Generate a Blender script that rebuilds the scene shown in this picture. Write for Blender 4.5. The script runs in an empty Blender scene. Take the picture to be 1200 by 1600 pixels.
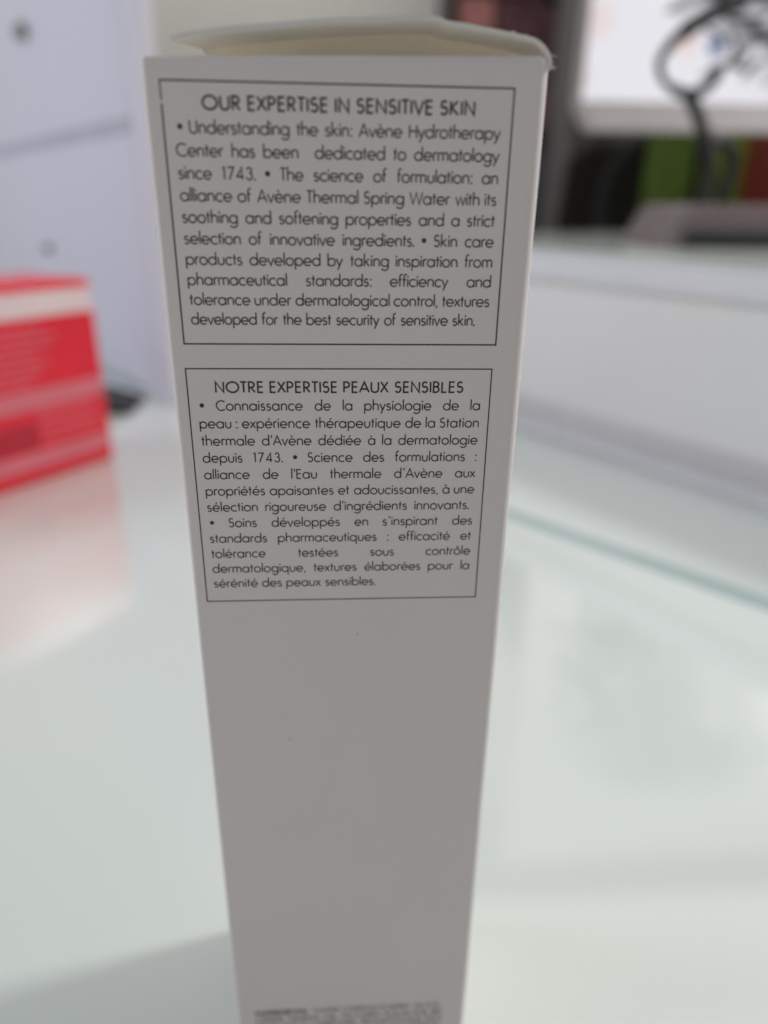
import bpy, math, random
from mathutils import Vector, Matrix, noise
random.seed(7)
SC = bpy.context.scene
MM = 0.001

# ------------------------------------------------------------------ camera
cam = bpy.data.cameras.new("camera")
cam.sensor_fit = 'AUTO'; cam.sensor_width = 36.0; cam.lens = 1130.0/1600.0*36.0
cam.clip_start = 0.005; cam.clip_end = 60.0
cam.dof.use_dof = True; cam.dof.focus_distance = 0.0905; cam.dof.aperture_fstop = 9.4
cam.dof.aperture_blades = 0
co = bpy.data.objects.new("camera", cam); SC.collection.objects.link(co)
_m = Matrix(((0.998175, 0.010224, -0.059508), (-0.058706, 0.394793, -0.916892), (0.014119, 0.918713, 0.394673))).to_4x4()
_m.translation = Vector((-0.26, -87.23, 161.87))*MM
co.matrix_world = _m
SC.camera = co

# ------------------------------------------------------------------ light
w = bpy.data.worlds.new("World"); SC.world = w; w.use_nodes = True
w.node_tree.nodes["Background"].inputs[0].default_value = (0.93, 0.95, 1.0, 1)
w.node_tree.nodes["Background"].inputs[1].default_value = 0.21

def area(name, loc, target, sx, sy, power, col):
    l = bpy.data.lights.new(name, 'AREA'); l.shape = 'RECTANGLE'; l.size = sx; l.size_y = sy
    l.energy = power; l.color = col
    o = bpy.data.objects.new(name, l); SC.collection.objects.link(o)
    o.location = loc
    o.rotation_euler = (Vector(target)-Vector(loc)).to_track_quat('-Z', 'Y').to_euler()
    return o
area("ceiling_lamp", (1.35, 0.72, 1.6), (1.35, 0.72, 0), 3.0, 1.15, 11.0, (1.0, 0.985, 0.94))
area("spot_lamp", (1.05, 0.30, 0.86), (0, 0.03, 0.08), 0.15, 0.15, 7.6, (1.0, 0.99, 0.97))
area("left_fill", (-1.5, 0.12, 0.95), (-0.1, 0.5, 0.1), 0.9, 1.0, 11.0, (0.86, 0.91, 1.0))  # added bluish fill for cabinet front and carton shadow, not a real window

SC.view_settings.view_transform = 'Standard'
SC.view_settings.look = 'None'
SC.view_settings.exposure = 0.22
SC.view_settings.gamma = 1.0
SC.view_settings.use_curve_mapping = False
SC.render.engine = 'CYCLES'
SC.cycles.max_bounces = 10
SC.cycles.use_denoising = True

# ------------------------------------------------------------------ helpers
def mat(name, col, rough=0.5, spec=0.5, metal=0.0, var=0.06, scale=40.0, bump=0.0, bscale=900.0, trans=0.0, emit=None, coat=0.0):
    m = bpy.data.materials.new(name); m.use_nodes = True
    nt = m.node_tree; b = nt.nodes["Principled BSDF"]
    b.inputs["Roughness"].default_value = rough
    b.inputs["Specular IOR Level"].default_value = spec
    b.inputs["Metallic"].default_value = metal
    b.inputs["Coat Weight"].default_value = coat; b.inputs["Coat IOR"].default_value = 1.5; b.inputs["Coat Roughness"].default_value = 0.10
    if trans: b.inputs["Transmission Weight"].default_value = trans
    tc = nt.nodes.new("ShaderNodeTexCoord")
    n = nt.nodes.new("ShaderNodeTexNoise"); n.inputs["Scale"].default_value = scale; n.inputs["Detail"].default_value = 4
    nt.links.new(tc.outputs["Object"], n.inputs["Vector"])
    r = nt.nodes.new("ShaderNodeValToRGB")
    r.color_ramp.elements[0].position = 0.3; r.color_ramp.elements[1].position = 0.7
    r.color_ramp.elements[0].color = tuple(c*(1-var) for c in col)+(1,)
    r.color_ramp.elements[1].color = tuple(min(1, c*(1+var)) for c in col)+(1,)
    nt.links.new(n.outputs["Fac"], r.inputs[0]); nt.links.new(r.outputs[0], b.inputs["Base Color"])
    if bump:
        n2 = nt.nodes.new("ShaderNodeTexNoise"); n2.inputs["Scale"].default_value = bscale; n2.inputs["Detail"].default_value = 5
        nt.links.new(tc.outputs["Object"], n2.inputs["Vector"])
        bp = nt.nodes.new("ShaderNodeBump"); bp.inputs["Strength"].default_value = bump; bp.inputs["Distance"].default_value = 0.0002
        nt.links.new(n2.outputs["Fac"], bp.inputs["Height"]); nt.links.new(bp.outputs[0], b.inputs["Normal"])
    if emit:
        b.inputs["Emission Color"].default_value = emit[:3]+(1,); b.inputs["Emission Strength"].default_value = emit[3]
    return m

def mesh(name, verts, faces, m, parent=None, smooth=False, mats=None, fm=None):
    me = bpy.data.meshes.new(name)
    me.from_pydata([tuple(c*MM for c in v) for v in verts], [], faces)
    for x in (mats or [m]): me.materials.append(x)
    if fm:
        for p, i in zip(me.polygons, fm): p.material_index = i
    if smooth:
        for p in me.polygons: p.use_smooth = True
    me.update()
    o = bpy.data.objects.new(name, me); SC.collection.objects.link(o)
    if parent: o.parent = parent
    return o

class MB:
    """collects shapes in millimetres"""
    def __init__(s): s.v = []; s.f = []
    def add(s, vs, fs):
        k = len(s.v); s.v += [tuple(v) for v in vs]; s.f += [tuple(i+k for i in f) for f in fs]
    def box(s, x0, x1, y0, y1, z0, z1, b=0.0):
        """axis box with chamfered edges of size b"""
        if b <= 0:
            s.add([(x, y, z) for z in (z0, z1) for y in (y0, y1) for x in (x0, x1)],
                  [(0, 2, 3, 1), (4, 5, 7, 6), (0, 1, 5, 4), (2, 6, 7, 3), (0, 4, 6, 2), (1, 3, 7, 5)]); return
        r = [(x0+b, y0), (x1-b, y0), (x1, y0+b), (x1, y1-b), (x1-b, y1), (x0+b, y1), (x0, y1-b), (x0, y0+b)]
        i = [(x0+b, y0+b), (x1-b, y0+b), (x1-b, y0+b), (x1-b, y1-b), (x1-b, y1-b), (x0+b, y1-b), (x0+b, y1-b), (x0+b, y0+b)]
        vs = [(x, y, z0) for x, y in i]+[(x, y, z0+b) for x, y in r]+[(x, y, z1-b) for x, y in r]+[(x, y, z1) for x, y in i]
        fs = [tuple(range(7, -1, -1)), tuple(range(24, 32))]
        for L in range(3):
            for k in range(8):
                fs.append((L*8+k, L*8+(k+1) % 8, L*8+8+(k+1) % 8, L*8+8+k))
        s.add(vs, fs)
    def tube(s, pts, rad, n=10, cap=True):
        P = [Vector(p) for p in pts]
        if not isinstance(rad, (list, tuple)): rad = [rad]*len(P)
        up = Vector((0, 1, 0.02)); vs = []; fs = []
        for i, p in enumerate(P):
            t = (P[min(i+1, len(P)-1)]-P[max(i-1, 0)]).normalized()
            a = t.cross(up)
            if a.length < 1e-3: a = t.cross(Vector((1, 0, 0)))
            a.normalize(); b = t.cross(a)
            for k in range(n):
                q = 2*math.pi*k/n
                vs.append(p+(a*math.cos(q)+b*math.sin(q))*rad[i])
        for i in range(len(P)-1):
            for k in range(n):
                fs.append((i*n+k, i*n+(k+1) % n, (i+1)*n+(k+1) % n, (i+1)*n+k))
        if cap: fs += [tuple(range(n-1, -1, -1)), tuple(range((len(P)-1)*n, len(P)*n))]
        s.add(vs, fs)
    def prism(s, outline, y0, y1):
        n = len(outline)
        s.add([(x, y0, z) for x, z in outline]+[(x, y1, z) for x, z in outline],
              [tuple(range(n)), tuple(range(2*n-1, n-1, -1))]+[(k, n+k, n+(k+1) % n, (k+1) % n) for k in range(n)])
    def build(s, name, m, parent=None, smooth=False, bevel=0):
        o = mesh(name, s.v, s.f, m, parent, smooth)
        if bevel:
            md = o.modifiers.new("bevel", 'BEVEL'); md.width = bevel*MM; md.segments = 3; md.limit_method = 'ANGLE'
            for p in o.data.polygons: p.use_smooth = True
            md.harden_normals = True
        return o

def spline(pts, n=6):
    out = []; P = [Vector(p) for p in pts]
    for i in range(len(P)-1):
        p0, p1, p2, p3 = P[max(i-1, 0)], P[i], P[i+1], P[min(i+2, len(P)-1)]
        for k in range(n):
            t = k/n
            out.append(0.5*((2*p1)+(p2-p0)*t+(2*p0-5*p1+4*p2-p3)*t*t+(3*p1-p0-3*p2+p3)*t**3))
    out.append(P[-1]); return out

def tag(o, label, cat, group=None):
    o["label"] = label; o["category"] = cat
    if group: o["group"] = group
    return o
def thing(name, label, cat, loc=(0, 0, 0), rz=0.0, group=None):
    o = bpy.data.objects.new(name, None); SC.collection.objects.link(o)
    o.empty_display_size = 0.02
    o.location = tuple(c*MM for c in loc); o.rotation_euler = (0, 0, rz)
    return tag(o, label, cat, group)

# ------------------------------------------------------------------ materials
M_card = mat("white_paperboard", (0.855, 0.775, 0.745), 0.55, 0.3, var=0.012, scale=60, bump=0.12, bscale=2500)
M_cream = mat("cream_paperboard_inside", (0.86, 0.80, 0.66), 0.8, 0.1, var=0.05, scale=150, bump=0.2, bscale=3000)
M_ink = mat("printing_ink", (0.052, 0.053, 0.058), 0.5, 0.3, var=0.05)
M_ink2 = mat("grey_printing_ink", (0.12, 0.12, 0.125), 0.5, 0.3, var=0.05)
M_dust = mat("grey_dust", (0.42, 0.39, 0.37), 0.8, 0.1)
M_glass = mat("back_painted_glass", (0.66, 0.705, 0.665), 0.08, 0.8, var=0.015, scale=6, coat=1.0)
M_teal = mat("green_glass_edge", (0.35, 0.44, 0.43), 0.15, 0.5, var=0.05)
M_lam = mat("white_laminate", (0.88, 0.87, 0.845), 0.35, 0.4, var=0.02, scale=8)
M_top = mat("pale_green_glass_top", (0.70, 0.74, 0.69), 0.06, 0.5, var=0.02, scale=6)
M_lip = mat("pale_lilac_edging", (0.82, 0.815, 0.84), 0.3, 0.4, var=0.02)
M_gap = mat("grey_plinth", (0.74, 0.72, 0.70), 0.6, 0.2, var=0.03)
M_rail = mat("aluminium_rail", (0.74, 0.74, 0.76), 0.3, 0.5, metal=0.1, var=0.03)
M_cab = mat("white_painted_metal", (0.69, 0.665, 0.765), 0.3, 0.4, var=0.015, scale=5)
M_cab2 = mat("white_painted_frame", (0.72, 0.70, 0.77), 0.3, 0.4, var=0.015, scale=5)
M_dark = mat("shadow_gap_grey", (0.50, 0.49, 0.56), 0.6, 0.2)
M_lock = mat("lock_metal", (0.23, 0.22, 0.20), 0.35, 0.5, metal=0.7)
M_red = mat("red_print", (0.78, 0.016, 0.035), 0.25, 0.5, var=0.06, scale=30)
M_red2 = mat("deep_red_print", (0.48, 0.012, 0.03), 0.25, 0.5, var=0.04)
M_pink = mat("pale_pink_print", (0.70, 0.16, 0.20), 0.3, 0.5, var=0.05)
M_white = mat("white_print", (0.78, 0.61, 0.61), 0.3, 0.5, var=0.03)
M_black = mat("black_plastic", (0.016, 0.015, 0.016), 0.45, 0.4)
M_brown = mat("dark_brown_laminate", (0.045, 0.038, 0.034), 0.5, 0.3, var=0.15, scale=12)
M_chair = mat("black_mesh_fabric", (0.020, 0.018, 0.017), 0.8, 0.2, var=0.2, scale=60)
M_bezel = mat("silver_grey_bezel", (0.55, 0.50, 0.50), 0.4, 0.4, var=0.03)
M_pillar = mat("grey_column_paint", (0.21, 0.195, 0.19), 0.6, 0.2, var=0.08, scale=10)
M_pillar_shade = mat("column_shaded_side", (0.085, 0.079, 0.062), 0.5, 0.3, var=0.1, scale=12)  # darker olive tone, shade of the column's right side put into the colour
M_wall = mat("cream_wall_paint", (0.93, 0.89, 0.80), 0.8, 0.1, var=0.02, scale=3)
M_floor = mat("grey_floor", (0.40, 0.39, 0.37), 0.5, 0.3, var=0.06, scale=4)
M_green = mat("leaf_green_cover", (0.09, 0.15, 0.018), 0.5, 0.3, var=0.12, scale=25)
M_lime = mat("yellow_green_cover", (0.25, 0.33, 0.03), 0.5, 0.3, var=0.1, scale=25)
M_brick = mat("brick_red_cover", (0.22, 0.035, 0.025), 0.5, 0.3, var=0.1, scale=25)
M_maroon = mat("maroon_cover", (0.125, 0.055, 0.065), 0.6, 0.3, var=0.25, scale=28)
M_salmon = mat("salmon_cover", (0.45, 0.19, 0.17), 0.6, 0.3, var=0.12, scale=25)
M_rose = mat("dusty_rose_cover", (0.33, 0.15, 0.165), 0.6, 0.3, var=0.15, scale=25)
M_plum = mat("plum_cover", (0.16, 0.075, 0.085), 0.6, 0.3, var=0.2, scale=25)
M_slate = mat("slate_blue_cover", (0.11, 0.14, 0.165), 0.6, 0.3, var=0.15, scale=25)
M_shelf = mat("grey_shelf_board", (0.12, 0.095, 0.10), 0.5, 0.3, var=0.06)
M_acryl = mat("clear_pink_acrylic", (0.60, 0.47, 0.48), 0.15, 0.5, var=0.04, trans=0.75)

def thin_paper(name, col, tl):
    m = mat(name, col, 0.75, 0.1, var=0.04, scale=150, bump=0.15, bscale=2500)
    nt = m.node_tree; b = nt.nodes["Principled BSDF"]; o = nt.nodes["Material Output"]
    t = nt.nodes.new("ShaderNodeBsdfTranslucent"); t.inputs[0].default_value = (0.97, 0.93, 0.86, 1)
    x = nt.nodes.new("ShaderNodeMixShader"); x.inputs[0].default_value = tl
    nt.links.new(b.outputs[0], x.inputs[1]); nt.links.new(t.outputs[0], x.inputs[2]); nt.links.new(x.outputs[0], o.inputs[0])
    return m
M_flap = thin_paper("thin_white_paperboard", (0.84, 0.81, 0.79), 0.24)
M_flapin = thin_paper("thin_cream_paperboard", (0.89, 0.83, 0.68), 0.44)
# ------------------------------------------------------------------ setting
o = mesh("floor", [(-3500, -3000, -740), (3500, -3000, -740), (3500, 3500, -740), (-3500, 3500, -740)], [(0, 1, 2, 3)], M_floor); o["kind"] = "structure"
b = MB(); b.box(-2600, 2600, 1520, 1620, -738, 2300); o = b.build("back_wall", M_wall); o["kind"] = "structure"

# glass desk: two panes with a green edge joint running off to the right
A = Vector((96.2, 282.4)); B = Vector((188.3, 180.4)); d = (B-A).normalized(); n = Vector((-d.y, d.x))   # n points to the far side
if n.y < 0: n = -n
desk = thing("glass_desk", "glossy pale green glass desktop in two sheets beneath the cartons", "desk", (0, 0, -738))
def pane(poly, z0, z1, m, name, par):
    k = len(poly)
    v = [(x, y, z0+738) for x, y in poly]+[(x, y, z1+738) for x, y in poly]
    f = [tuple(range(k-1, -1, -1)), tuple(range(k, 2*k))]+[(i, (i+1) % k, k+(i+1) % k, k+i) for i in range(k)]
    return mesh(name, v, f, m, par)
def meet_y(P, y): t = (y-P.y)/d.y; return (P.x+d.x*t, y)
def meet_x(P, x): t = (x-P.x)/d.x; return (x, P.y+d.y*t)
P0 = A-n*6.5; P1 = A+n*6.5
pane([(-900, -420), (720, -420), meet_x(P0, 720) if meet_x(P0, 720)[1] > -420 else meet_y(P0, -419), meet_x(P0, -580), (-900, 1028)], -8, 0, M_glass, "glass_pane", desk)
q0 = meet_y(P1, -419)
pane([(q0[0], -419), (1300, -419), (1300, 1300), (-900, 1300), (-900, 1034), meet_x(P1, -580)], -8, 0, M_glass, "glass_pane", desk)
pane([meet_y(P0, -418), meet_y(P1, -418), meet_x(P1, -575), meet_x(P0, -575)], -9, -0.6, M_teal, "joint_strip", desk)
b = MB(); b.box(-900, 1300, -420, 1300, 738-40, 738-9.2); b.build("under_board", M_lam, desk)
for x in (-850, 1250):
    for y in (-380, 1250):
        b = MB(); b.box(x-25, x+25, y-25, y+25, 0, 698, 3); b.build("leg", M_rail, desk)

# ------------------------------------------------------------------ white ledge at the right
L0 = Vector((150.5, 477.5)); ld = Vector((109.6, -170.1)).normalized(); ln = Vector((-ld.y, ld.x))       # ln = away from the camera
la = math.atan2(ld.y, ld.x)
led = thing("counter_ledge", "white raised counter ledge with overhanging pale top behind the open carton", "counter", (L0.x, L0.y, 0), la)
# local x runs along the front towards the near right, local y goes back
b = MB(); b.box(-230, 620, 6, 430, 17, 108.5); b.build("front_panel", M_lam, led)
b = MB(); b.box(-228, 618, 9, 420, 0.2, 16.8); b.build("plinth", M_gap, led)
b = MB(); b.box(-236, 626, -2, 436, 109, 127.5, 2.5); b.build("edge_band", M_lip, led, bevel=0)
b = MB(); b.box(-233, 623, 1, 433, 127.7, 131.0, 0.8); b.build("glass_top", M_top, led)
b = MB(); b.box(-230, 620, -24, 5.5, 0.2, 3.6, 1.2); b.build("base_rail", M_rail, led)

# ------------------------------------------------------------------ white cabinet at the left
ca = math.atan2(0.84, -0.54)
cab = thing("drawer_cabinet", "white metal drawer cabinet standing behind the red carton", "cabinet", (-141, 520.5, 0), ca)
# local x runs along the front (away to the left), local y: negative = towards its back
b = MB(); b.box(0, 900, -14, -0.9, 0.3, 640, 1); b.build("body", M_cab2, cab)
b = MB(); b.box(28, 880, -1.8, -0.5, 4, 207.0, 1.5); f1 = b.build("drawer_front", M_cab, cab)
b = MB(); b.box(28, 880, -1.8, -0.5, 219, 420, 1.5); f2 = b.build("drawer_front", M_cab, cab)
b = MB(); b.box(28, 880, -1.9, -0.7, 207.3, 218.7); b.build("drawer_gap", M_dark, cab)
def lock(x, z, par, s):
    b = MB(); b.box(x-13*s, x+13*s, -0.45, 7, z-6*s, z+6*s, 2); b.build("lock", M_lock, par)
lock(318, 313, f2, 1.05); lock(350, 107, f1, 0.65)

# ------------------------------------------------------------------ red carton at the left
rd = Vector((47.3, 68.2)).normalized(); ra = math.atan2(rd.y, rd.x)
red = thing("red_carton", "glossy red and white carton standing on the glass before the white cabinet", "box", (-152.3, 386.6, 0), ra)
# local x: 0 = right end, negative = to the left; local y positive = back
W, D, H = 150, 62, 116
b = MB(); b.box(-W, 0, 0, D, 0.2, H, 1.6); body = b.build("body", M_red, red)
def band(x0, x1, z0, z1, m, name="printed_band", wrap=True):
    b = MB(); b.box(x0, x1, -0.35, 0.6, z0, z1)
    b.build(name, m, red)
band(-W+2, -1.6, 97.5, 111.5, M_white)
band(-W+2, -1.6, 45.0, 56.5, M_pink)
band(-W+2, -1.6, 9.5, 19.5, M_pink)
band(-W+2, -52, 21.5, 37, M_red2, "printed_square")
b = MB()
for k in range(7):
    z = 92-k*5.0
    x1 = [-38, -30, -34, -44, -36, -42, -50][k]
    x = -W+8
    while x < x1:
        l = random.uniform(5, 13); b.box(x, min(x+l, x1), -0.34, 0.5, z-1.7, z); x += l+1.6
for k in range(4):
    z = 43-k*5.4; x = -50.0
    while x < -12:
        l = random.uniform(5, 11); b.box(x, min(x+l, -9), -0.34, 0.5, z-1.4, z); x += l+1.6
b.build("printed_lines", M_pink, red)
b = MB(); b.box(-W+3, -4, 5, D-6, H+0.05, H+0.5); b.build("top_label", M_red, red)
b = MB(); b.box(-92, -66, 8, 22, H+0.6, H+3.0, 0.8); b.build("closure_tab", M_black, red)

# small black item at the foot of the cabinet
b = MB(); b.prism([(-260, 0.3), (-170, 0.3), (-169, 2), (-180, 7), (-198, 12), (-214, 15), (-260, 15)], 492, 545)
o = b.build("desk_item", M_black, bevel=2)
tag(o, "small black wedge shaped item lying half hidden behind the red carton", "desk item")

# ------------------------------------------------------------------ things on and behind the ledge
# back wall shelf with boxes
sh = thing("shelf_unit", "dark open shelf unit on the back wall holding maroon and rose boxes", "shelf", (300, 1330, -738))
b = MB(); b.box(-114, -108, 0, 150, 0, 1500); b.build("side_panel", M_shelf, sh)
b = MB(); b.box(84, 90, 0, 150, 0, 1500); b.build("side_panel", M_shelf, sh)
for z in (738+20, 738+282, 738+480):
    b = MB(); b.box(-107.8, 83.8, 1, 149, z, z+7); b.build("shelf_board", M_shelf, sh)
b = MB(); b.box(-107.8, 83.8, 142, 149.5, 0, 1499); b.build("back_panel", M_shelf, sh)
def pack(name, x0, x1, y0, y1, z0, z1, m, label, cat="box"):
    b = MB(); b.box(x0, x1, y0, y1, z0, z1, 1.5); o = b.build(name, m)
    return tag(o, label, cat)
pack("storage_box", 205, 264, 1336, 1450, 427, 476, M_salmon, "salmon box on top of the maroon box in the shelf unit")
pack("storage_box", 203, 266, 1335, 1450, 289.5, 426.6, M_maroon, "wide maroon box under the salmon box in the shelf unit")
pack("storage_box", 268, 352, 1338, 1450, 344, 478, M_maroon, "tall dark maroon box with faint streaks beside the salmon box")
pack("storage_box", 292, 381, 1337, 1450, 289.5, 343.5, M_rose, "dusty rose box in front corner of the shelf beside the grey column")
pack("storage_box", 353.5, 382, 1340, 1450, 344, 466, M_plum, "narrow plum box right of the tall dark maroon box")
pack("storage_box", 300, 381, 1337, 1450, 27.5+0, 240, M_slate, "slate blue box on the lowest visible shelf beside the grey column")

# grey column
pl = thing("column", "grey square column with its shaded right side painted olive left of the lit screen", "column", (392, 1262, -738))
b = MB(); b.box(-27, 6, 0, 60, 0, 1500, 1); b.build("shaft", M_pillar, pl)
b = MB(); b.box(6.2, 36, -6, 60, 0, 1500, 1); b.build("shaded_side", M_pillar_shade, pl)  # column's right side, its shade painted in with the darker material

# dark partition behind the counter
b = MB(); b.box(424, 1500, 1285, 1310, -736, 330, 1); o = b.build("partition", M_brown)
tag(o, "dark brown partition below and behind the lit screen", "partition")

# office chair behind the counter
ch = thing("office_chair", "black office chair with looped armrest behind the counter under the screen", "chair", (420, 1080, -738))
b = MB(); b.prism([(-72, 640), (80, 640), (95, 800), (92, 960), (80, 985), (-40, 985), (-68, 960), (-80, 800)], 20, 55); b.build("backrest", M_chair, ch, bevel=8)
b = MB(); b.box(-75, 90, -330, 20, 430, 490, 12); b.build("seat", M_chair, ch)
b = MB(); b.tube(spline([(-40, -60, 870), (-42, -60, 905), (-32, -60, 945), (-8, -60, 975), (25, -60, 988), (60, -60, 980), (78, -60, 940), (76, -60, 880)], 6), 8, 10); b.build("armrest", M_black, ch, smooth=True)
b = MB(); b.tube([(-40, -60, 872), (-40, -60, 480)], 8); b.tube([(76, -60, 882), (76, -60, 480)], 8); b.build("armrest_post", M_black, ch, smooth=True)
b = MB(); b.tube([(5, -150, 60), (5, -150, 430)], 22); b.build("gas_column", M_black, ch, smooth=True)
for k in range(5):
    a = k*2*math.pi/5
    b = MB(); b.tube([(5, -150, 62), (5+230*math.cos(a), -150+230*math.sin(a), 35)], [18, 12]); b.tube([(5+230*math.cos(a)-12, -150+230*math.sin(a), 24), (5+230*math.cos(a)+12, -150+230*math.sin(a), 24)], 22); b.build("leg", M_black, ch, smooth=True)

# monitor
mo = thing("display_screen", "tall lit display with black scribbled picture and grey lower bezel above the counter", "display", (300, 762, 131.2))
b = MB(); b.prism([(-33, 103), (172+33, 104.5), (440, 107.5), (440, 700), (-42, 700), (-49, 130), (-46, 122)], -6, 26); b.build("housing", M_bezel, mo, bevel=2)
sm = bpy.data.materials.new("screen_picture"); sm.use_nodes = True
nt = sm.node_tree; pb = nt.nodes["Principled BSDF"]
def N(t, **k):
    x = nt.nodes.new(t)
    for a, v in k.items(): setattr(x, a, v)
    return x
tc = N("ShaderNodeTexCoord"); sep = N("ShaderNodeSeparateXYZ"); nt.links.new(tc.outputs["Object"], sep.inputs[0])
def math_(op, a, b=None, clamp=False):
    x = N("ShaderNodeMath", operation=op); x.use_clamp = clamp
    for i, v in enumerate((a, b)):
        if v is None: continue
        if isinstance(v, (int, float)): x.inputs[i].default_value = v
        else: nt.links.new(v, x.inputs[i])
    return x.outputs[0]
def blob(cx, cz, r, soft):
    dx = math_('SUBTRACT', sep.outputs[0], cx*MM); dz = math_('SUBTRACT', sep.outputs[2], cz*MM)
    dd = math_('SQRT', math_('ADD', math_('MULTIPLY', dx, dx), math_('MULTIPLY', dz, dz)))
    return math_('SUBTRACT', 1.0, math_('DIVIDE', math_('SUBTRACT', dd, r*MM), soft*MM, ), True)
def mixc(fac, c1, c2):
    x = N("ShaderNodeMix", data_type='RGBA'); nt.links.new(fac, x.inputs[0])
    for s, c in ((6, c1), (7, c2)):
        if isinstance(c, tuple): x.inputs[s].default_value = c+(1,)
        else: nt.links.new(c, x.inputs[s])
    return x.outputs[2]
nz = N("ShaderNodeTexNoise"); nz.inputs["Scale"].default_value = 17; nz.inputs["Detail"].default_value = 2.5; nz.inputs["Distortion"].default_value = 1.6
nt.links.new(tc.outputs["Object"], nz.inputs["Vector"])
line = math_('SUBTRACT', 1.0, math_('MULTIPLY', math_('ABSOLUTE', math_('SUBTRACT', nz.outputs["Fac"], 0.5)), 6.5), True)
reg = math_('MULTIPLY', blob(218, 350, 182, 45), 1.0)
col = mixc(math_('MULTIPLY', line, reg), (0.86, 0.85, 0.90), (0.03, 0.03, 0.04))
col = mixc(math_('MULTIPLY', blob(86, 180, 3, 9), 0.9), col, (0.06, 0.14, 0.45))
col = mixc(math_('MULTIPLY', blob(54, 184, 5, 12), 0.6), col, (0.9, 0.55, 0.50))
col = mixc(math_('MULTIPLY', blob(-40, 200, 6, 18), 0.5), col, (0.85, 0.6, 0.55))
col = mixc(math_('MULTIPLY', blob(-48, 150, 3, 10), 0.45), col, (0.85, 0.6, 0.58))
pb.inputs["Base Color"].default_value = (0.03, 0.03, 0.03, 1); pb.inputs["Roughness"].default_value = 0.3
nt.links.new(col, pb.inputs["Emission Color"]); pb.inputs["Emission Strength"].default_value = 0.77
b = MB(); b.box(-47, 434, -7.2, -6.3, 129.5, 690); b.build("screen", sm, mo)
def brush(pts, wd):
    P = [Vector((257+(px-935)*0.66-300, 0, 349-0.55*py-131.2)) for px, py in pts]
    P = spline(P, 6); L = []; Rr = []
    for i, p in enumerate(P):
        t = (P[min(i+1, len(P)-1)]-P[max(i-1, 0)]).normalized(); q = Vector((t.z, 0, -t.x))
        k = wd*(0.35+0.65*math.sin(math.pi*(i+1)/(len(P)+1)))*0.5
        L.append(p+q*k); Rr.append(p-q*k)
    n_ = len(P); b = MB()
    y0 = -7.35
    b.add([(v.x, y0, v.z) for v in L+Rr], [(i, i+1, n_+i+1, n_+i) for i in range(n_-1)])
    b.build("brush_stroke", M_black, mo)
for pts, wd in (([(1108, 40), (1132, 52), (1138, 66), (1120, 78)], 5), ([(1148, 46), (1163, 70), (1158, 98), (1176, 84), (1190, 60)], 6), ([(1112, 118), (1146, 96), (1192, 108)], 4),
                ([(1044, 18), (1072, 4), (1100, -12)], 7), ([(1128, 18), (1160, 26), (1204, 20)], 6), ([(1180, 120), (1196, 96), (1210, 90)], 6), ([(1085, -30), (1120, -8), (1150, -30), (1190, -14)], 9),
                ([(960, -40), (1040, -70), (1120, -50), (1210, -80)], 12), ([(1000, -130), (1060, -200), (1150, -170), (1220, -230)], 14), ([(1180, 40), (1215, 55), (1240, 30)], 8)):
    brush(pts, wd)
b = MB(); b.prism([(225, 0.2), (295, 0.2), (281, 150), (239, 150)], 27, 44); b.build("stand_neck", M_bezel, mo)
b = MB(); b.box(165, 355, -10, 110, 0.1, 5, 2); b.build("stand_base", M_bezel, mo)

# ring holder on curved stalk
hd = thing("ring_holder", "black ring shaped holder on a curved stalk in front of the screen", "holder", (330, 622, 131.2))
def hp(l): return [(x-330, 0, z-131.2) for x, z in l]
ring = spline(hp([(297, 299), (285, 288.7), (277.6, 274.5), (284, 261), (299, 253.2), (314, 252.8), (326, 261.5), (331, 272)]), 6)
b = MB(); b.tube(ring, [5.6-2.4*abs(math.sin(math.pi*i/(len(ring)-1)))*(1 if i < 22 else 0.4) for i in range(len(ring))], 10); b.build("ring", M_black, hd, smooth=True)
b = MB(); b.tube(spline(hp([(292, 295), (300, 301.5), (309, 307), (321, 313), (336, 320), (356, 330), (380, 340)]), 5), [4, 5.4, 6.4, 7, 7, 7]+[6.5]*25, 10); b.build("arm", M_black, hd, smooth=True)
b = MB(); b.tube(spline(hp([(309, 251), (314, 243), (321, 232), (330, 216), (337, 199), (339.5, 181), (336, 164), (333, 146), (332, 135)]), 5), [7.2, 7, 6.6, 6.2, 6]+[5.8]*36, 10); b.build("stalk", M_black, hd, smooth=True)
b = MB(); b.tube(spline([(2, 4, 86), (14, 8, 86), (30, 14, 80), (36, 16, 66), (32, 14, 46), (28, 12, 20), (26, 10, 4)], 5), 6.2, 10); b.build("brace", M_black, hd, smooth=True)
b = MB(); b.box(-30, 60, -24, 40, 0.1, 5, 2); b.build("base", M_black, hd)

# clear pink tray on the ledge
tr = thing("acrylic_tray", "clear pinkish tray with a dark base standing on the ledge top", "tray", (262, 512, 131.2))
b = MB(); b.prism([(-4, 0.3), (200, 0.3), (200, 32), (18, 32), (11, 29)], 2, 95); b.build("tray_body", M_acryl, tr, bevel=2.5)
b = MB(); b.box(14, 204, -2, 1.8, 0.1, 12.0, 0.6); b.build("base", M_black, tr)
b = MB(); b.box(22, 196, 10, 88, 1.5, 24, 1); b.build("insert", M_brown, tr)

pack("folder", 410, 450, 905, 960, 131.3, 252, M_green, "leaf green folder standing upright behind the ring holder", "folder")
pack("storage_box", 505, 575, 985, 1040, 131.3+0, 268, M_lime, "yellow green box right of the leaf green folder")
pack("storage_box", 541, 650, 890, 950, 131.3, 256, M_brick, "brick red box at the right behind the acrylic tray")
pack("speaker", 463, 520, 1000, 1060, 131.3, 250, M_black, "black upright block between the green folder and yellow green box", "speaker")

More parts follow.
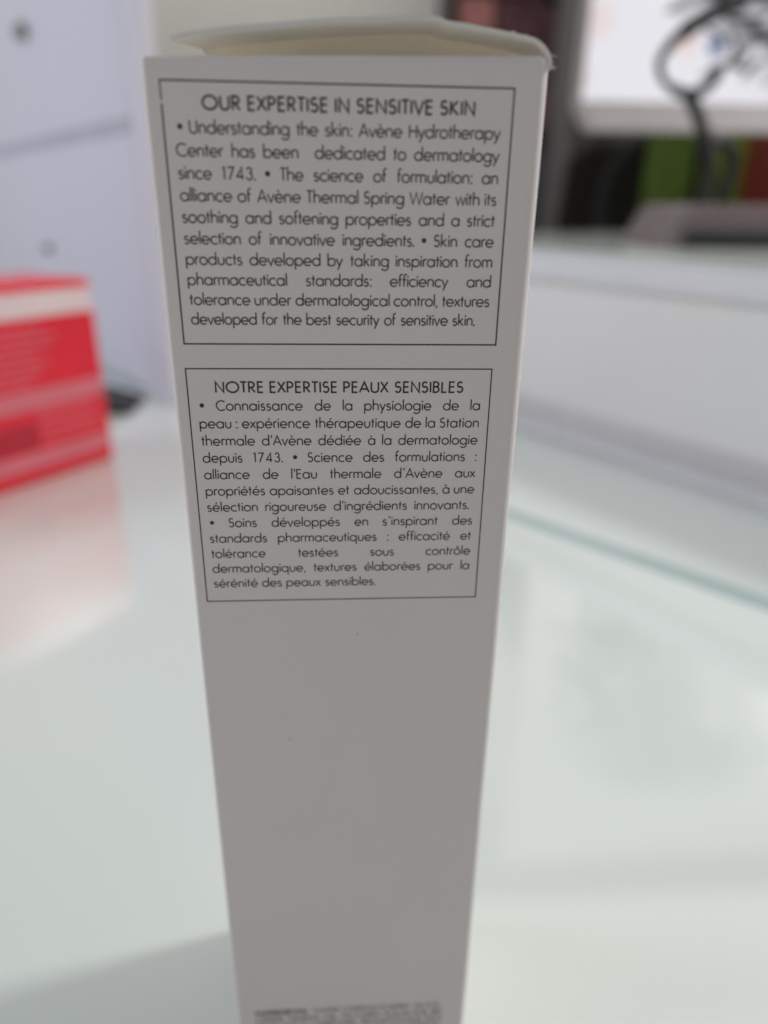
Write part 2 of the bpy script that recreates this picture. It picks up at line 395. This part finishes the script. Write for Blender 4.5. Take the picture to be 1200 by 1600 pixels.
# ================================================================== main carton
T = 175.3
carton = thing("open_carton", "tall white paper carton with printed text and its top flap ajar, on glass", "box", (0, 0, 0))
X0, X1, Y0, Y1 = -20.3, 22.3, 0.0, 36.8
def ztop(x): return T+0.9*(x-X0)/(X1-X0)
def ring_pts(ins, rl, rr, n=7):
    x0, x1, y0, y1 = X0+ins, X1-ins, Y0+ins, Y1-ins
    out = []
    for cx, cyy, r, a0 in ((x0+rl, y0+rl, rl, 180), (x1-rr, y0+rr, rr, 270), (x1-rr, y1-rr, rr, 0), (x0+rl, y1-rl, rl, 90)):
        for k in range(n):
            a = math.radians(a0+90*k/(n-1)); out.append((cx+r*math.cos(a), cyy+r*math.sin(a)))
        # straight run subdivided a little so that the wall can bow
    return out
levels = []
RL, RR = 0.6, 1.3
NZ = 36
rows = []
for k in range(NZ+1):
    z = 0.15+(174.4-0.15)*k/NZ
    rows.append((ring_pts(0, RL, RR), z, True))
vs = []; fs = []; fm = []
def bow(x, y, z):
    # paper is never perfectly flat: soft dents along the folds
    e = 0.05*noise.noise((x*0.05, y*0.05, z*0.045))+0.03*noise.noise((7+x*0.3, y*0.3, z*0.11))
    if x > 21.0: return x+e*1.4, y
    if x < -19.6: return x+e, y
    return x, y
n = len(rows[0][0])
for pts, z, _ in rows:
    for x, y in pts:
        bx, by = bow(x, y, z); vs.append((bx, by, z))
nr = len(rows)
def addring(pts, zf):
    global nr
    for x, y in pts: vs.append((x, y, zf(x)))
    nr += 1
addring(ring_pts(0.0, RL, RR), lambda x: ztop(x)-0.55)
addring(ring_pts(0.10, RL, RR), lambda x: ztop(x)-0.22)
addring(ring_pts(0.32, RL, RR), lambda x: ztop(x)-0.05)
addring(ring_pts(0.60, RL, RR), lambda x: ztop(x)-0.05)
addring(ring_pts(1.0, 0.4, 0.4), lambda x: ztop(x)-0.45)
addring(ring_pts(1.0, 0.4, 0.4), lambda x: 100.0)
for L in range(nr-1):
    for k in range(n):
        fs.append((L*n+k, L*n+(k+1) % n, (L+1)*n+(k+1) % n, (L+1)*n+k)); fm.append(1 if L >= nr-3 else 0)
fs.append(tuple(range(n-1, -1, -1))); fm.append(0)
fs.append(tuple(range((nr-1)*n, nr*n))); fm.append(1)
body = mesh("sleeve", vs, fs, None, carton, True, [M_card, M_cream], fm)

# top flap hinged on the right wall, bowed upwards; edges slightly torn
prof = [(22.3, 174.9), (22.42, 175.5), (22.4, 175.95), (22.1, 176.5), (21.6, 177.05), (21.05, 177.45), (20.4, 177.75), (19.3, 177.95), (18.4, 178.1), (18.15, 178.32), (17.8, 178.2),
        (15.5, 178.55), (13.2, 178.85), (11.6, 179.0), (10.9, 179.12), (10.3, 179.38), (8.8, 179.46), (7.3, 179.44), (4.6, 179.3), (2.0, 179.12), (-0.6, 178.95), (-3.2, 178.72), (-7, 178.4),
        (-11, 178.0), (-14.9, 177.5), (-16.4, 177.22), (-17.3, 176.95)]
NY = 14
ys = [0.35+(36.3-0.35)*(k/(NY-1))**1.5 for k in range(NY)]
tv = []; th = 0.42
nP = len(prof)
for j, y in enumerate(ys):
    f = y/36.3
    for i, (x, z) in enumerate(prof):
        s = i/(nP-1)
        # slanted free end and lower back edge
        xe = x+max(0, (s-0.8)/0.2)*min(1.0, y/4.2)*2.6
        base = ztop(x)+0.35
        zz = z if i < 3 else base+(z-base)*(1-0.35*f)
        # frayed front rim
        fr = (0.10*noise.noise((i*1.7, 3.1, 0))) if (j == 0 and i < 11) else 0
        tv.append((xe, y+fr, zz+ (0.05*noise.noise((x*0.6, y*0.3, 1)) if i > 3 else 0)))
nv = len(tv)
# under side
def und(i, v):
    a = prof[max(i-1, 0)]; c = prof[min(i+1, nP-1)]
    t = Vector((c[0]-a[0], c[1]-a[1])).normalized(); nn = Vector((t.y, -t.x))   # towards the inside
    if nn.y > 0 and i > 5: nn = -nn
    if nn.x > 0 and i <= 5: nn = -nn
    return (v[0]+nn.x*th, v[1], v[2]+nn.y*th)
tv2 = [und(k % nP, v) for k, v in enumerate(tv)]
fv = tv+tv2; ff = []; fmm = []
for j in range(NY-1):
    for i in range(nP-1):
        a = j*nP+i
        ff.append((a, a+1, a+nP+1, a+nP)); fmm.append(0)
        ff.append((nv+a, nv+a+nP, nv+a+nP+1, nv+a+1)); fmm.append(0 if ys[j] < 6.0 else 1)
for i in range(nP-1):
    ff.append((i, nv+i, nv+i+1, i+1)); fmm.append(0)
    a = (NY-1)*nP+i
    ff.append((a, a+1, nv+a+1, nv+a)); fmm.append(0)
for j in range(NY-1):
    a = j*nP+nP-1
    ff.append((a, nv+a, nv+a+nP, a+nP)); fmm.append(0)
    a = j*nP
    ff.append((a, a+nP, nv+a+nP, nv+a)); fmm.append(0)
flap = mesh("top_flap", fv, ff, None, carton, False, [M_flap, M_flapin], fmm)
# paper fibres at the torn corner
b = MB()
for k in range(9):
    t = random.random()
    x, z = (22.35+random.uniform(-0.05, 0.1), random.uniform(175.0, 176.3)) if k < 6 else (random.uniform(18.2, 20.5), 177.95)
    dx, dz = random.uniform(0.2, 0.75), random.uniform(-0.7, 0.35)
    if k >= 6: dx, dz = random.uniform(-0.3, 0.1), random.uniform(0.1, 0.35)
    p = [(x, 0.5, z), (x+dx*0.5, 0.45, z+dz*0.4), (x+dx, 0.4, z+dz)]
    b.tube(p, [0.035, 0.028, 0.012], 5)
b.build("torn_fibre", M_card, flap)
# dust flaps seen under the top flap
b = MB(); b.add([(-18.8, 1.2, T-0.3), (20.4, 1.2, T+0.3), (19.4, 14, T-2.6), (-17.8, 14, T-3.4)], [(0, 1, 2, 3)])
b.add([(-18.8, 1.2, T-0.6), (20.4, 1.2, T), (19.4, 14, T-2.9), (-17.8, 14, T-3.7)], [(3, 2, 1, 0)])
b.build("dust_flap", M_cream, carton)
b = MB()
for x0, x1, s in ((-19.0, -8.0, 1),):
    b.add([(x0, 2, T+0.2), (x1, 5, T-2), (x1, 32, T-2), (x0, 35, T+0.2), (x0, 2, T-0.1), (x1, 5, T-2.3), (x1, 32, T-2.3), (x0, 35, T-0.1)],
          [(0, 1, 2, 3), (7, 6, 5, 4), (0, 4, 5, 1), (1, 5, 6, 2), (2, 6, 7, 3), (3, 7, 4, 0)])
b.build("dust_flap", M_cream, carton)

# ------------------------------------------------------------------ stroke lettering (geometric sans, cap height 1)
def arc(cx, cy_, rx, ry, a0, a1, n=None):
    n = n or max(3, int(abs(a1-a0)/15))
    return [(cx+rx*math.cos(math.radians(a0+(a1-a0)*k/n)), cy_+ry*math.sin(math.radians(a0+(a1-a0)*k/n))) for k in range(n+1)]
X = 0.66; AS = 1.13; DE = -0.36; r = X/2
circ = arc(r, r, r, r, 0, 360, 24)
def arch(x0, wd, h=X): return [(x0, h-0.24)]+arc(x0+wd/2, h-wd/2*0.98, wd/2, wd/2*0.98, 180, 0)+[(x0+wd, 0)]
def st(x, a, c): return [(x, a), (x, c)]
S_ = lambda wd, h: arc(wd*0.50, h*0.755, wd*0.42, h*0.245, 35, 180, 8)+arc(wd*0.50, h*0.70, wd*0.42, h*0.2, 180, 262, 5)[1:]+arc(wd*0.48, h*0.285, wd*0.48, h*0.285, 75, 0, 5)[0:]+arc(wd*0.48, h*0.285, wd*0.48, h*0.285, 0, -150, 9)[1:]
dotr = 0.001
G = {
 'a': (X, [circ, st(X, X, 0)]), 'b': (X, [circ, st(0, AS, 0)]), 'c': (0.56, [arc(r, r, r, r, 48, 312, 18)]),
 'd': (X, [circ, st(X, AS, 0)]), 'e': (X, [[(0.015, r*0.98), (X, r*0.98)]+arc(r, r, r, r, 0, 318, 22)[1:]]),
 'f': (0.34, [[(0.12, 0), (0.12, 0.93)]+arc(0.30, 0.93, 0.18, 0.18, 180, 65, 6)[1:], [(0.0, X-0.02), (0.31, X-0.02)]]),
 'g': (X, [circ, [(X, X), (X, -0.06)]+arc(r, -0.06, r, 0.30, 0, -150, 10)[1:]]),
 'h': (0.5, [st(0, AS, 0), arch(0, 0.5)]), 'i': (0.0, [st(0, X, 0), ('dot', 0, 0.90)]), 'j': (0.0, [st(0, X, DE), ('dot', 0, 0.90)]),
 'k': (0.46, [st(0, AS, 0), [(0.42, X), (0.02, 0.30)], [(0.13, 0.39), (0.46, 0)]]), 'l': (0.0, [st(0, AS, 0)]),
 'm': (0.86, [st(0, X, 0), arch(0, 0.43), arch(0.43, 0.43)]), 'n': (0.5, [st(0, X, 0), arch(0, 0.5)]),
 'o': (X, [circ]), 'p': (X, [circ, st(0, X, DE)]), 'q': (X, [circ, st(X, X, DE)]),
 'r': (0.27, [st(0, X, 0), [(0, X-0.26)]+arc(0.22, X-0.22, 0.22, 0.22, 180, 65, 8)]),
 's': (0.40, [S_(0.40, X)]), 't': (0.30, [st(0.14, 0.93, 0), [(0, X-0.02), (0.30, X-0.02)]]),
 'u': (0.5, [[(0, X)]+arc(0.25, 0.25, 0.25, 0.25, 180, 360, 12)+[(0.5, X)]]),
 'v': (0.56, [[(0, X), (0.28, 0.0), (0.56, X)]]), 'w': (0.84, [[(0, X), (0.21, 0.0), (0.42, X), (0.63, 0.0), (0.84, X)]]),
 'x': (0.50, [[(0, 0), (0.48, X)], [(0.02, X), (0.50, 0)]]), 'y': (0.56, [[(0, X), (0.28, 0.02)], [(0.56, X), (0.12, DE)]]),
 'z': (0.46, [[(0.02, X), (0.44, X), (0, 0), (0.46, 0)]]),
 'A': (0.80, [[(0, 0), (0.40, 1), (0.80, 0)], [(0.14, 0.32), (0.66, 0.32)]]),
 'B': (0.46, [[(0, 0.54), (0.20, 0.54)]+arc(0.20, 0.77, 0.22, 0.23, -90, 90, 9)+[(0, 1), (0, 0), (0.20, 0)]+arc(0.20, 0.27, 0.26, 0.27, -90, 90, 9)]),
 'C': (0.80, [arc(0.5, 0.5, 0.5, 0.5, 48, 312, 20)]), 'D': (0.66, [[(0, 0), (0, 1), (0.2, 1)]+arc(0.18, 0.5, 0.48, 0.5, 90, -90, 14)+[(0, 0)]]),
 'E': (0.42, [[(0.42, 1), (0, 1), (0, 0), (0.42, 0)], [(0, 0.53), (0.40, 0.53)]]),
 'G': (0.92, [arc(0.5, 0.5, 0.5, 0.5, 45, 360, 22)+[(0.56, 0.5)]]),
 'H': (0.62, [st(0, 1, 0), st(0.62, 1, 0), [(0, 0.53), (0.62, 0.53)]]), 'I': (0.0, [st(0, 1, 0)]),
 'K': (0.54, [st(0, 1, 0), [(0.48, 1), (0.02, 0.50)], [(0.05, 0.53), (0.54, 0)]]), 'L': (0.38, [[(0, 1), (0, 0), (0.38, 0)]]),
 'M': (0.84, [[(0, 0), (0.14, 1), (0.42, 0.12), (0.70, 1), (0.84, 0)]]), 'N': (0.64, [[(0, 0), (0, 1), (0.64, 0), (0.64, 1)]]),
 'O': (1.0, [arc(0.5, 0.5, 0.5, 0.5, 0, 360, 30)]), 'P': (0.44, [[(0, 0), (0, 1), (0.18, 1)]+arc(0.18, 0.735, 0.26, 0.265, 90, -90, 10)+[(0, 0.47)]]),
 'Q': (1.0, [arc(0.5, 0.5, 0.5, 0.5, 0, 360, 30), [(0.62, 0.28), (0.96, -0.06)]]),
 'R': (0.48, [[(0, 0), (0, 1), (0.18, 1)]+arc(0.18, 0.735, 0.26, 0.265, 90, -90, 10)+[(0, 0.47)], [(0.17, 0.47), (0.48, 0)]]),
 'S': (0.48, [S_(0.48, 1.0)]), 'T': (0.50, [st(0.25, 1, 0), [(0, 1), (0.50, 1)]]),
 'U': (0.60, [[(0, 1)]+arc(0.30, 0.30, 0.30, 0.30, 180, 360, 14)+[(0.60, 1)]]),
 'V': (0.70, [[(0, 1), (0.35, 0), (0.70, 1)]]), 'W': (1.10, [[(0, 1), (0.275, 0), (0.55, 1), (0.825, 0), (1.10, 1)]]),
 'X': (0.62, [[(0, 0), (0.59, 1)], [(0.03, 1), (0.62, 0)]]), 'Y': (0.6, [[(0, 1), (0.3, 0.48), (0.6, 1)], st(0.3, 0.48, 0)]),
 'Z': (0.52, [[(0.03, 1), (0.49, 1), (0, 0), (0.52, 0)]]), 'F': (0.40, [[(0.40, 1), (0, 1), (0, 0)], [(0, 0.53), (0.38, 0.53)]]),
 '1': (0.16, [[(0, 0.93), (0.16, 1.0), (0.16, 0)]]), '7': (0.52, [[(0, 1), (0.52, 1), (0.12, 0)]]),
 '4': (0.58, [[(0.44, 0), (0.44, 1), (0, 0.25), (0.58, 0.25)]]),
 '3': (0.46, [arc(0.23, 0.76, 0.20, 0.24, 165, -70, 13)+arc(0.22, 0.28, 0.25, 0.28, 75, -165, 14)]),
 '.': (0.0, [('dot', 0, 0.03)]), ',': (0.06, [[(0.06, 0.06), (-0.02, -0.17)]]), ':': (0.0, [('dot', 0, 0.03), ('dot', 0, X-0.04)]),
 "'": (0.0, [st(0, 1.08, 0.80)]), '\u2019': (0.08, [[(0.08, 1.08), (0.0, 0.82)]]), '\u2022': (0.26, [('big', 0.13, 0.52)]),
 '(': (0.12, [arc(0.5, 0.42, 0.5, 0.7, 120, 240, 8)]), ')': (0.12, [arc(-0.38, 0.42, 0.5, 0.7, 60, -60, 8)]), '/': (0.3, [[(0, -0.1), (0.3, 1.05)]]), '-': (0.24, [[(0, 0.36), (0.24, 0.36)]]),
}
SB = {}
for c in 'lihkmnrubpdqagHIEFBDKLMNPRU1': SB[c] = [0.10, 0.10]
for c in 'oec': SB[c] = [0.065, 0.065]
for c in 'bp': SB[c][1] = 0.065
for c in 'adgq': SB[c] = [0.065, 0.10]
for c in 'vwyxAVWXTYtf7': SB[c] = [0.03, 0.03]
for c in "':\u2019": SB[c] = [0.14, 0.10]
for c in '.,': SB[c] = [0.10, 0.10]
for c in '1743': SB[c] = [0.13, 0.13]
SB['1'] = [0.20, 0.15]
SB['r'] = [0.10, 0.03]; SB['c'] = [0.065, 0.045]; SB['s'] = [0.065, 0.065]; SB['f'] = [0.03, 0.01]
ACC = {'\u00e8': ('e', [(0.20, 1.02), (0.36, 0.83)]), '\u00e9': ('e', [(0.30, 0.83), (0.46, 1.02)]), '\u00e0': ('a', [(0.20, 1.02), (0.36, 0.83)]), '\u00f4': ('o', [(0.17, 0.82), (0.33, 0.98), (0.49, 0.82)])}

class Ink:
    def __init__(s): s.b = MB(); s.k = 0
    def ribbon(s, pts, wd):
        # mitred ribbon on the front face, 15 micrometres proud; later strokes 1 micrometre prouder
        P = []
        for p in pts:
            if not P or (Vector(p)-P[-1]).length > 1e-4: P.append(Vector(p))
        closed = (P[0]-P[-1]).length < 1e-3 and len(P) > 3
        if closed: P = P[:-1]
        n_ = len(P); y = -0.015-0.0015*(s.k % 8); s.k += 1
        vs = []
        for i in range(n_):
            if closed: a, c = P[i-1], P[(i+1) % n_]
            else: a, c = P[max(i-1, 0)], P[min(i+1, n_-1)]
            t0 = (P[i]-a); t1 = (c-P[i])
            if t0.length < 1e-6: t0 = t1
            if t1.length < 1e-6: t1 = t0
            t0 = t0.normalized(); t1 = t1.normalized()
            n0 = Vector((-t0.y, t0.x)); n1 = Vector((-t1.y, t1.x))
            m = n0+n1
            if m.length < 0.25: m = n0.copy(); k = 1.0
            else:
                m.normalize(); k = min(2.2, 1.0/max(0.3, m.dot(n0)))
            for sg in (1, -1):
                q = P[i]+m*(sg*k*wd/2); vs.append((q.x, y, q.y))
        fs = [(2*i, 2*i+1, 2*i+3, 2*i+2) for i in range(n_-1)]
        if closed: fs.append((2*n_-2, 2*n_-1, 1, 0))
        s.b.add(vs, fs)
    def disc(s, cx, cz, rad, n=14):
        y = -0.015-0.0015*(s.k % 8); s.k += 1
        s.b.add([(cx+rad*math.cos(2*math.pi*k/n), y, cz+rad*math.sin(2*math.pi*k/n)) for k in range(n)], [tuple(range(n))])
    def adv(s, ch):
        ch = ACC[ch][0] if ch in ACC else ch
        l, r_ = SB.get(ch, (0.08, 0.08)); return l, G[ch][0], r_
    def width(s, word, cap, track, hs):
        w_ = 0
        for c in word: l, g, r_ = s.adv(c); w_ += (l+g+r_)*cap*hs+track
        l, _, _ = s.adv(word[0]); _, _, r_ = s.adv(word[-1])
        return w_-(l+r_)*cap*hs-track
    def word(s, word, x, z, cap, wd, track=0.0, hs=1.0):
        h = wd/2
        first = True
        for c in word:
            l, g, r_ = s.adv(c)
            if first: x -= l*cap*hs-h*0; first = False
            x += l*cap*hs
            base = ACC[c][0] if c in ACC else c
            def tf(p): return (x+h*0+p[0]*cap*hs, z+h+p[1]*(cap-wd))
            for stn in G[base][1]:
                if stn[0] == 'dot': q = tf(stn[1:]); s.disc(q[0], q[1], wd*0.66)
                elif stn[0] == 'big': q = tf(stn[1:]); s.disc(q[0], q[1], cap*0.20, 20)
                else: s.ribbon([tf(p) for p in stn], wd)
            if c in ACC: s.ribbon([tf(p) for p in ACC[c][1]], wd*0.9)
            x += (g+r_)*cap*hs+track
        return x
    def line(s, txt, x0, x1, z, cap, wd, hs=1.0, track=0.0, fit=False, gaps=None):
        words = txt.split(' ')
        ws = [s.width(q, cap, track, hs) for q in words]
        wts = gaps or [1.0]*(len(words)-1)
        if fit:      # natural word gap, scale everything to the measured width
            gap = (0.62 if cap > 1.45 else 0.53)*cap
            k = (x1-x0)/(sum(ws)+gap*(len(words)-1)); hs *= k; track *= k
            ws = [s.width(q, cap, track, hs) for q in words]
        sp = (x1-x0-sum(ws))/max(1e-6, sum(wts))
        x = x0
        for i, q in enumerate(words):
            s.word(q, x, z, cap, wd, track, hs)
            if i < len(wts): x += ws[i]+sp*wts[i]
        return sp

def frame(ink, x0, x1, z0, z1, wd, gap=None):
    ink.ribbon([(x0-wd/2, z1), (x1+wd/2, z1)], wd); ink.ribbon([(x0-wd/2, z0), (x1+wd/2, z0)], wd)
    ink.ribbon([(x1, z0), (x1, z1)], wd)
    if gap: ink.ribbon([(x0, z0), (x0, gap[0])], wd); ink.ribbon([(x0, gap[1]), (x0, z1)], wd*0.8)
    else: ink.ribbon([(x0, z0), (x0, z1)], wd)

CAP, WB = 1.36, 0.155
HS = 1.0
E1 = ["\u2022 Understanding the skin: Av\u00e8ne Hydrotherapy", "Center has been dedicated to dermatology", "since 1743. \u2022 The science of formulation: an",
      "alliance of Av\u00e8ne Thermal Spring Water with its", "soothing and softening properties and a strict", "selection of innovative ingredients. \u2022 Skin care",
      "products developed by taking inspiration from", "pharmaceutical standards: efficiency and", "tolerance under dermatological control, textures", "developed for the best security of sensitive skin."]
E2 = ["\u2022 Connaissance de la physiologie de la", "peau : exp\u00e9rience th\u00e9rapeutique de la Station", "thermale d'Av\u00e8ne d\u00e9di\u00e9e \u00e0 la dermatologie", "depuis 1743. \u2022 Science des formulations :",
      "alliance de l'Eau thermale d\u2019Av\u00e8ne aux", "propri\u00e9t\u00e9s apaisantes et adoucissantes, \u00e0 une", "s\u00e9lection rigoureuse d'ingr\u00e9dients innovants.", "\u2022 Soins d\u00e9velopp\u00e9s en s\u2019inspirant des",
      "standards pharmaceutiques : efficacit\u00e9 et", "tol\u00e9rance test\u00e9es sous contr\u00f4le", "dermatologique, textures \u00e9labor\u00e9es pour la", "s\u00e9r\u00e9nit\u00e9 des peaux sensibles."]
dbg = []
ink = Ink()
frame(ink, -18.47, 18.6, 146.13, 173.05, 0.17, (170.9, 171.25))
ink.line("OUR EXPERTISE IN SENSITIVE SKIN", -14.25, 14.4, 170.36, 1.48, 0.225, 1.0, 0.09, fit=True)
for i, t in enumerate(E1):
    z = 168.13-2.2*i
    x0, x1 = (-16.95, 17.38) if i == 0 else (-17.35, 17.42)
    g = [1, 1, 1.9, 1, 1] if i == 1 else None
    if i == 9: x1 = 15.8
    dbg.append((round(ink.line(t, x0, x1, z, CAP, WB, 0.90, 0.022, fit=(i in (3, 9)), gaps=g), 2), t))
ink.b.build("english_text", M_ink, carton)
ink = Ink()
frame(ink, -18.6, 18.36, 111.3, 143.2, 0.15)
ink.line("NOTRE EXPERTISE PEAUX SENSIBLES", -15.2, 14.9, 140.22, 1.48, 0.21, 1.0, 0.09, fit=True)
for i, t in enumerate(E2):
    z = 138.0-2.237*i
    x0, x1 = -17.45, 17.12
    if i == 0: x0 = -17.2
    if i == 7: x0 = -17.2
    if i == 6: x1 = 16.55
    if i == 11: x1 = 4.28
    dbg.append((round(ink.line(t, x0, x1, z, CAP, WB, 0.89, 0.058, fit=(i in (1, 5, 11)), gaps=None), 2), t))
ink.b.build("french_text", M_ink, carton)
ink = Ink()
ing = ["", "CERIDE. MINERAL OIL. GLYCERIN. SQUALANE. BIS", "ETHYL. SILICA. CARBOMER. TROMETHAMINE. PEG", "SODIUM BENZOATE. XANTHAN GUM. TOCOPHEROL.", "DISODIUM EDTA. SORBIC ACID. SERINE. AQUA."]
for i, t in enumerate(ing):
    if i == 0:
        ink.line("INGREDIENTS:", -16.75, -7.6, 23.1, 1.35, 0.32, fit=True)
        ink.line("WATER CAPRYLIC/CAPRIC GLYCE-", -6.3, 17.6, 23.1, 1.35, 0.2, fit=True)
    else: ink.line(t, -16.8, 17.6, 23.1-2.0*i, 1.35, 0.2, fit=True)
ink.b.build("ingredient_text", M_ink2, carton)
for x, z, r0 in ((1.9, 105.6, 0.13), (-8.3, 87.2, 0.16)):
    ink = Ink(); ink.disc(x, z, r0, 7); ink.b.build("dust_speck", M_dust, carton)
import os
if os.environ.get("DBG"):
    for q in dbg: print("GAP", q)
